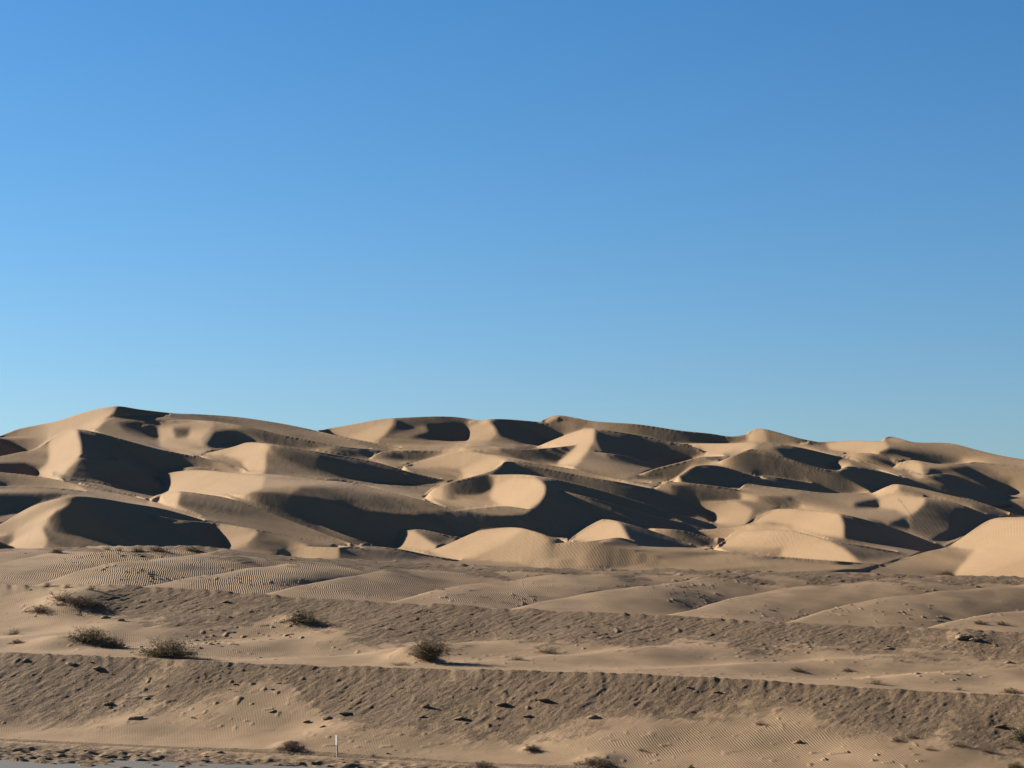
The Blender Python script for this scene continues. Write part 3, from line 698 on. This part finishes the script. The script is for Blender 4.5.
# ---------------------------------------------------------------- plants
def tube(V, Fc, pts, r0, r1):
    """three-sided tapered twig"""
    pts = np.array(pts); n = len(pts); b = len(V)
    for i, p in enumerate(pts):
        d = pts[min(i+1, n-1)]-pts[max(i-1, 0)]; d = d/(np.linalg.norm(d)+1e-9)
        a = np.cross(d, [0.31, .95, .1]); a /= np.linalg.norm(a)+1e-9; c = np.cross(d, a); r = r0+(r1-r0)*i/(n-1)
        for k in range(3): t = 2.094*k; V.append(p+r*(a*math.cos(t)+c*math.sin(t)))
    for i in range(n-1):
        for k in range(3): q = b+i*3; Fc.append([q+k, q+(k+1) % 3, q+3+(k+1) % 3, q+3+k])
def make_shrub(seed, w, h, n_tw, n_leaf, leaf=.05, lean=0.15, droop=.3, spread=1.0):
    r = np.random.RandomState(seed); V = []; Fc = []; LV = []; LF = []
    for i in range(n_tw):
        az = r.uniform(0, 6.283); el = math.acos(r.uniform(.05, 1))*spread; el = min(el, 1.5)
        d = np.array([math.sin(el)*math.cos(az)*w/2, math.sin(el)*math.sin(az)*w/2, math.cos(el)*h])*r.choice([r.uniform(.3, .6), r.uniform(.5, .9), r.uniform(.8, 1.25)])
        d[0] += lean*h*r.uniform(.3, 1); b = np.array([r.normal(0, w*.07), r.normal(0, w*.07), -.08])
        mid = b+d*.5+np.array([r.normal(0, .06*w), r.normal(0, .06*w), droop*h*.25]); end = b+d
        pts = [b, b*.6+mid*.4, mid, mid*.45+end*.55+r.normal(0, .02*w, 3), end]
        tube(V, Fc, pts, .012+.008*h, .004)
        for s_ in range(3):
            t = r.uniform(.35, .95); p = mid*(1-t)+end*t; q = p+r.normal(0, 1, 3)*np.array([.12*w, .12*w, .12*h])+np.array([0, 0, .05*h]); tube(V, Fc, [p, (p+q)/2+r.normal(0, .01, 3), q], .006+.003*h, .003)
            for l_ in range(max(0, n_leaf//(n_tw*3))):
                u_ = r.uniform(.1, 1.05); c = p*(1-u_)+q*u_+r.normal(0, .035*(w+h)/2, 3); a = r.normal(0, 1, 3); a /= np.linalg.norm(a); b2 = np.cross(a, r.normal(0, 1, 3)); b2 /= np.linalg.norm(b2)+1e-9
                s1 = leaf*r.uniform(.45, 1.1); s2 = s1*.45; k = len(LV); LV.extend([c-a*s1, c+b2*s2, c+a*s1, c-b2*s2]); LF.append([k, k+1, k+2, k+3])
    return (V, Fc), (LV, LF)
KINDS = {}
def shrub_meshes(kind):
    if kind in KINDS: return KINDS[kind]
    spec = dict(
        bush=(1, 2.4, 1.4, 120, 4200, .05, .12, .3, 1.0, 'twig', 'leaf'),
        dark=(2, 2.0, 1.0, 100, 3200, .048, .1, .2, 1.1, 'twig', 'leaf'),
        tall=(3, 2.2, 1.9, 140, 4600, .05, .1, .3, .85, 'dead', 'leaf'),
        thin=(4, 1.6, 1.3, 42, 260, .03, .15, .2, .9, 'pale', 'pale'),
        mat=(5, 2.2, .5, 110, 2200, .05, .0, .1, 1.3, 'dead', 'dead'),
        twiggy=(6, 1.5, .9, 60, 300, .03, .1, .2, 1.0, 'dead', 'dead'),
        green=(7, 1.3, .8, 80, 2600, .045, 0, .3, 1.0, 'twig', 'green'))[kind]
    (V, Fc), (LV, LF) = make_shrub(*spec[:9])
    a = mesh_obj('stems', V, Fc, M[spec[9]]); b = mesh_obj('foliage', LV, LF, M[spec[10]], smooth=False)
    ma, mb = a.data, b.data; bpy.data.objects.remove(a); bpy.data.objects.remove(b)
    KINDS[kind] = (ma, mb, spec[1], spec[2]); return KINDS[kind]
def plant(name, kind, px, py, wpx, hpx, label, cat, group=None, on_dunes=False):
    """stands where the line of sight meets the ground; its size in metres follows from the distance"""
    if on_dunes:
        j = int(round((px-UL)/(UR-UL)*(len(dpx)-1))); s = DH[:, j]/dY; k = int(np.argmax(s >= (YH-py)/F)); x, y, z = DX[k, j], dY[k], DH[k, j]
    else: x, y, z = ground(px, py)
    ma, mb, w0, h0 = shrub_meshes(kind)
    W_, H_ = wpx*y/F, hpx*y/F
    e = bpy.data.objects.new(name, None); col.objects.link(e); e.location = (x, y, z+CAMZ-.03); e.empty_display_size = .2
    e.rotation_euler.z = random.uniform(-.6, .6); e.scale = (1.12*W_/w0, W_/w0*random.uniform(.8, 1.1), .8*H_/h0)
    for nm, me in (('stems', ma), ('foliage', mb)):
        c = bpy.data.objects.new(nm, me); col.objects.link(c); c.parent = e
    return tag(e, label, cat, group)
G1 = 'desert shrubs on the embankment'; G2 = 'small plants along the shelf edges'; G3 = 'low tufts on the sand'
P = [
 ('desert_shrub', 'tall', 428, 659, 42, 30, 'tallest brownish green shrub in the middle, a pale sand drift on its left', 'shrub', G1),
 ('desert_shrub', 'bush', 166, 656, 56, 25, 'wide dark green shrub with a long shadow on the left middle terrace', 'shrub', G1),
 ('desert_shrub', 'bush', 88, 641, 46, 19, 'olive shrub on a small sand hump, upper of the pair at the left', 'shrub', G1),
 ('desert_shrub', 'dark', 113, 648, 28, 15, 'smaller olive shrub just right of and below the humped shrub', 'shrub', G1),
 ('desert_shrub', 'dark', 302, 621, 32, 17, 'dark shrub on the gravelly slope under the middle shelf edge', 'shrub', G1),
 ('dead_shrub', 'mat', 597, 763, 40, 8, 'large mat of dark dead brush at the bottom of the picture, right of centre', 'shrub', G3),
 ('dead_shrub', 'mat', 292, 748, 24, 9, 'dark low brush mound left of the white marker post', 'shrub', G3),
 ('dead_shrub', 'mat', 484, 767, 26, 8, 'dark brush at the bottom edge, left of the large brush mat', 'shrub', G3),
 ('low_shrub', 'dark', 531, 750, 15, 8, 'small dark shrub just above and left of the large brush mat', 'shrub', G3),
 ('dry_shrub', 'thin', 46, 587, 12, 11, 'pale thin shrub leftmost on the middle shelf edge', 'shrub', G2),
 ('dry_shrub', 'thin', 66, 588, 10, 9, 'small pale thin shrub, second from the left on the middle shelf edge', 'shrub', G2),
 ('dry_shrub', 'thin', 90, 590, 14, 12, 'pale twiggy shrub right end of the left cluster on the middle shelf edge', 'shrub', G2),
 ('dead_shrub', 'twiggy', 62, 600, 34, 15, 'brown sprawling brush on the left hump below the pale thin shrubs', 'shrub', G2),
 ('dead_shrub', 'mat', 82, 604, 40, 10, 'dark brush patch on the right shoulder of the left hump', 'shrub', G2),
 ('dead_shrub', 'mat', 42, 611, 26, 8, 'lowest dark brush patch at the left foot of the hump', 'shrub', G2),
 ('dry_shrub', 'thin', 12, 635, 20, 14, 'pale thin shrub near the left edge of the middle terrace', 'shrub', G2),
 ('low_tuft', 'mat', 18, 643, 16, 5, 'dark low tuft below the pale shrub near the left edge', 'tuft', G3),
 ('dead_shrub', 'twiggy', 548, 653, 30, 10, 'reddish dead shrub right of the middle shrub', 'shrub', G3),
 ('dry_shrub', 'thin', 514, 660, 24, 9, 'pale dry shrub between the middle shrub and the reddish one', 'shrub', G3),
 ('low_tuft', 'twiggy', 400, 665, 22, 5, 'reddish low tuft on the sand under the left drift of the middle shrub', 'tuft', G3),
 ('low_tuft', 'thin', 275, 668, 8, 7, 'pale tuft on the lower shelf edge left of centre', 'tuft', G3),
 ('low_tuft', 'thin', 261, 667, 6, 5, 'tiny pale tuft just left of another on the lower shelf edge', 'tuft', G3),
 ('low_tuft', 'mat', 797, 671, 18, 5, 'dark low tuft on bare sand, left of two on the right middle terrace', 'tuft', G3),
 ('low_tuft', 'mat', 848, 671, 14, 4, 'dark low tuft on bare sand, right of two on the right middle terrace', 'tuft', G3),
 ('low_tuft', 'mat', 980, 624, 16, 5, 'dark tuft at the right end of the upper terrace, left of a pair', 'tuft', G3),
 ('low_tuft', 'mat', 1002, 625, 16, 5, 'dark tuft at the right end of the upper terrace, right of a pair', 'tuft', G3),
 ('dry_shrub', 'thin', 873, 684, 22, 12, 'bleached twiggy shrub standing on the lower shelf edge at the right', 'shrub', G2),
 ('dry_shrub', 'thin', 957, 690, 14, 9, 'bleached thin shrub further right on the lower shelf edge', 'shrub', G2),
 ('dead_shrub', 'mat', 1012, 693, 24, 7, 'dark brush lying on the lower shelf edge at the right border', 'shrub', G2),
 ('desert_shrub', 'dark', 1020, 739, 22, 19, 'dark shrub cut by the right border on the lower slope', 'shrub', G3),
 ('green_shrub', 'green', 1015, 768, 17, 8, 'yellow green rounded shrub in the bottom right corner', 'shrub', G3),
 ('low_tuft', 'twiggy', 1008, 748, 13, 8, 'brown tuft just left of the dark border shrub', 'tuft', G3),
 ('low_tuft', 'twiggy', 987, 752, 15, 9, 'brown tuft, second to the left of the dark border shrub', 'tuft', G3),
 ('low_tuft', 'twiggy', 958, 746, 15, 8, 'brown tuft, third to the left of the dark border shrub', 'tuft', G3),
 ('low_tuft', 'twiggy', 929, 750, 12, 7, 'greyish tuft, fourth to the left of the dark border shrub', 'tuft', G3),
 ('low_tuft', 'mat', 913, 738, 12, 5, 'flat dark tuft above the row of brown tufts', 'tuft', G3),
 ('low_tuft', 'mat', 897, 741, 12, 5, 'flat dark tuft at the left end above the row of brown tufts', 'tuft', G3),
 ('low_tuft', 'twiggy', 760, 725, 12, 8, 'brown tuft alone on the rippled lower slope', 'tuft', G3),
 ('low_tuft', 'green', 691, 768, 6, 5, 'tiny green tuft at the bottom edge right of the large brush mat', 'tuft', G3),
 ('low_tuft', 'thin', 640, 751, 12, 7, 'pale wispy tuft right of centre above the large brush mat', 'tuft', G3),
 ('low_tuft', 'thin', 372, 757, 10, 8, 'pale wispy tuft right of the white marker post', 'tuft', G3),
 ('low_tuft', 'thin', 192, 718, 9, 4, 'pale tuft on the sand of the lower slope at the left', 'tuft', G3),
 ('edge_shrub', 'dark', 57, 553, 13, 8, 'dark shrub alone on the uppermost shelf edge at the left', 'shrub', G2),
 ('edge_shrub', 'twiggy', 107, 550, 10, 6, 'brown shrub left end of the cluster on the uppermost shelf edge', 'shrub', G2),
 ('edge_shrub', 'twiggy', 119, 551, 10, 6, 'brown shrub second in the cluster on the uppermost shelf edge', 'shrub', G2),
 ('edge_shrub', 'dark', 138, 552, 14, 8, 'darkest shrub in the cluster on the uppermost shelf edge', 'shrub', G2),
 ('edge_shrub', 'mat', 158, 551, 22, 6, 'low brush in the cluster on the uppermost shelf edge, right of the darkest shrub', 'shrub', G2),
 ('edge_shrub', 'mat', 193, 551, 22, 6, 'low brush right end of the cluster on the uppermost shelf edge', 'shrub', G2),
 ('edge_shrub', 'dark', 885, 574, 26, 6, 'low dark shrub on the uppermost shelf edge at the right', 'shrub', G2),
 ('edge_shrub', 'thin', 903, 574, 14, 11, 'sparse bare shrub on the uppermost shelf edge right of the low dark one', 'shrub', G2),
 ('edge_shrub', 'mat', 947, 574.5, 16, 5, 'low brush rightmost on the uppermost shelf edge', 'shrub', G2),
]
for (nm, kind, px_, py_, w_, h_, lab, cat, grp) in P: plant(nm, kind, px_, py_, w_, h_, lab, cat, grp)

# ---------------------------------------------------------------- clods of crusted sand
def clod_mesh(seed):
    r = np.random.RandomState(seed); bm = bmesh.new(); bmesh.ops.create_icosphere(bm, subdivisions=3, radius=1)
    off = r.uniform(0, 50, 3); sx = [r.uniform(1.0, 1.6), r.uniform(.7, 1.1), r.uniform(.35, .6)]
    from mathutils import noise as mn
    for v in bm.verts:
        q = Vector(v.co)+Vector(off); n_ = mn.noise(q*1.3)*.45+mn.noise(q*3.1)*.2+mn.noise(q*7)*.08
        v.co = v.co*(1+n_); v.co = Vector((v.co.x*sx[0], v.co.y*sx[1], v.co.z*sx[2]))
    me = bpy.data.meshes.new('clod'); bm.to_mesh(me); bm.free(); me.materials.append(M['clod'])
    me.polygons.foreach_set('use_smooth', np.ones(len(me.polygons), bool)); return me
CM = [clod_mesh(s) for s in range(8)]
def clod(px, py, wpx, label, group, k=None):
    x, y, z = ground(px, py); o = bpy.data.objects.new('sand_clod', CM[k if k is not None else random.randrange(8)]); col.objects.link(o)
    s = wpx*y/F/2.6; o.location = (x, y, z+CAMZ+s*.12); o.scale = (s, s*random.uniform(.8, 1.3), s*random.uniform(.5, .95)); o.rotation_euler = (random.uniform(-.2, .2), random.uniform(-.3, .1), random.uniform(-.9, .9))
    tag(o, label, 'clod', group)
big = [(425, 707, 11, 'largest clod on the lower slope, right of the marker post and high up'), (345, 714, 12, 'broad clod on the lower slope straight above the marker post'), (327, 719, 10, 'clod just left of and below the broad one above the marker post'),
 (306, 722, 10, 'clod on the lower slope up and to the left of the marker post'), (322, 727, 7, 'small clod closest above the top of the marker post'), (501, 705, 12, 'pale edged clod high on the lower slope at centre'), (458, 719, 11, 'clod on the lower slope between the two high centre clods'),
 (527, 717, 9, 'dark clod on the lower slope above the small dark shrub'), (544, 701, 12, 'broad clod near the lower shelf face right of centre'), (592, 718, 11, 'dark clod alone on the lower slope above the large brush mat'),
 (421, 717, 7, 'small clod right below the largest clod on the lower slope'), (388, 629, 6, 'dark clod on the middle terrace left of the tallest shrub'), (121, 621, 8, 'clod on the middle terrace above the wide green shrub'), (104, 618, 9, 'left clod of the pair above the humped shrub'),
 (71, 665, 9, 'dark block on the lower shelf face at the left'), (97, 669, 9, 'second dark block on the lower shelf face at the left'), (25, 661, 8, 'dark block on the lower shelf face near the left border'),
 (108, 704, 10, 'clod on the lower slope at the left under the gravel'), (136, 719, 12, 'flat clod on the sandy lower slope at the left'), (272, 712, 8, 'clod on the edge of the gravel left of the marker post'), (104, 757, 12, 'crust block lying beside the asphalt edge'), (60, 757, 10, 'crust block left of another beside the asphalt edge'),
 (797, 743, 10, 'long clod on the rippled lower slope at the right'), (963, 638, 16, 'large dark clod on the right middle shelf'), (975, 640, 12, 'clod right beside the large dark one on the right middle shelf'), (1008, 663, 9, 'clod at the right border of the middle terrace'), (960, 636, 9, 'small clod on top of the large dark one on the right'), (888, 649, 10, 'clod on the slope under the middle shelf at the right'), (1000, 727, 14, 'pale clod against the dark border shrub')]
for (a, b, w_, lab) in big: clod(a, b, w_, lab, 'large clods of crusted sand')
def zone(n, fpy, lab, wmin=1.6, wmax=4.5, x0=0, x1=1024):
    for _ in range(n):
        a = random.uniform(x0, x1); clod(a, fpy(a), random.uniform(wmin, wmax)*(1 if random.random() < .85 else 1.5), lab, 'small clods: '+lab)
zone(28, lambda a: tab(a, C1)+5+abs(random.gauss(0, 1))*26, 'small clod of crusted sand on the lowest slope')
zone(22, lambda a: tab(a, C2)+4+abs(random.gauss(0, 1))*16, 'small clod of crusted sand on the slope under the middle shelf edge')
zone(18, lambda a: tab(a, C3)+3+abs(random.gauss(0, 1))*5, 'small clod of crusted sand just under the uppermost shelf edge')
zone(30, lambda a: min(767, tab(a, [757]*12)+random.uniform(-9, 9)), 'small crust block on the dirt beside the asphalt', 2, 6, 0, 420)

# ---------------------------------------------------------------- white marker post
x, y, z = ground(337, 757)
e = bpy.data.objects.new('marker_post', None); col.objects.link(e); e.location = (x, y, z+CAMZ); e.rotation_euler.z = math.radians(-48); tag(e, 'slim white marker post with a pale plate near its top, standing beside the road track', 'marker post')
def box_mesh(name, sx, sy, sz, cz, mat, parent, cy=0, bev=.006):
    bm = bmesh.new(); bmesh.ops.create_cube(bm, size=1)
    for v in bm.verts: v.co = Vector((v.co.x*sx, v.co.y*sy+cy, v.co.z*sz+cz))
    bmesh.ops.bevel(bm, geom=bm.edges[:], offset=bev, segments=2, affect='EDGES')
    me = bpy.data.meshes.new(name); bm.to_mesh(me); bm.free(); me.materials.append(mat); o = bpy.data.objects.new(name, me); col.objects.link(o); o.parent = parent; return o
u_ = y/F
box_mesh('post', 1.7*u_, 1.2*u_, 21*u_, 9.5*u_, M['post'], e)
box_mesh('plate', 3.4*u_, .35*u_, 10*u_, 16.6*u_, M['paint'], e, cy=-.8*u_)

# ---------------------------------------------------------------- camera, sun, sky
cam = bpy.data.cameras.new('camera'); co_ = bpy.data.objects.new('camera', cam); col.objects.link(co_); sc.camera = co_
cam.sensor_width = 36; cam.lens = F/1024*36; cam.shift_y = (YH-384)/1024; cam.clip_end = 30000; cam.clip_start = .5
co_.location = (0, 0, CAMZ); co_.rotation_euler = (math.pi/2, 0, 0)
sun = bpy.data.lights.new('sun', 'SUN'); sun.energy = 5.0; sun.angle = math.radians(.55); sun.color = (1, .90, .76)
so = bpy.data.objects.new('sun', sun); col.objects.link(so); so.location = (-50, 50, 80)
L_ = Vector((LX*math.cos(SUN_EL), LY*math.cos(SUN_EL), math.sin(SUN_EL))); so.rotation_euler = L_.to_track_quat('Z', 'Y').to_euler()
TINT = [(.068, (.64, .86, 1.13)), (.16, (.52, .86, 1.16)), (.27, (.41, .83, 1.18)), (.50, (.18, .32, .52))]   # sky tint: deeper blue, unseen part overhead darkened to deepen the shadows
w_ = bpy.data.worlds.new('World'); sc.world = w_; w_.use_nodes = True; nt = w_.node_tree; bg = nt.nodes['Background']
sky = nt.nodes.new('ShaderNodeTexSky'); sky.sky_type = 'NISHITA'; sky.sun_disc = False; sky.sun_elevation = SUN_EL; sky.sun_rotation = math.atan2(LX, LY)
sky.air_density = 1.0; sky.dust_density = .3; sky.ozone_density = 2.5; sky.altitude = 100
tc = nt.nodes.new('ShaderNodeTexCoord'); sp = nt.nodes.new('ShaderNodeSeparateXYZ'); rp = nt.nodes.new('ShaderNodeValToRGB'); mx = nt.nodes.new('ShaderNodeMix'); mx.data_type = 'RGBA'; mx.blend_type = 'MULTIPLY'; mx.inputs[0].default_value = 1
mr = nt.nodes.new('ShaderNodeMapRange'); mr.inputs['From Max'].default_value = 1.0
nt.links.new(tc.outputs['Generated'], sp.inputs[0]); nt.links.new(sp.outputs[2], mr.inputs[0]); nt.links.new(mr.outputs[0], rp.inputs[0])
e_ = rp.color_ramp.elements; e_.new(.4); e_.new(.8)
for q_, (p_, c_) in zip(e_, TINT): q_.position = p_; q_.color = tuple(v/1.4 for v in c_)+(1,)
nt.links.new(sky.outputs[0], mx.inputs[6]); nt.links.new(rp.outputs[0], mx.inputs[7])
nt.links.new(mx.outputs[2], bg.inputs[0]); bg.inputs[1].default_value = .041*1.4
sc.view_settings.view_transform = 'Standard'; sc.view_settings.look = 'None'; sc.view_settings.gamma = 1; sc.view_settings.exposure = 1.38
sc.cycles.max_bounces = 4; sc.cycles.diffuse_bounces = 2
sc.cycles.use_denoising = True
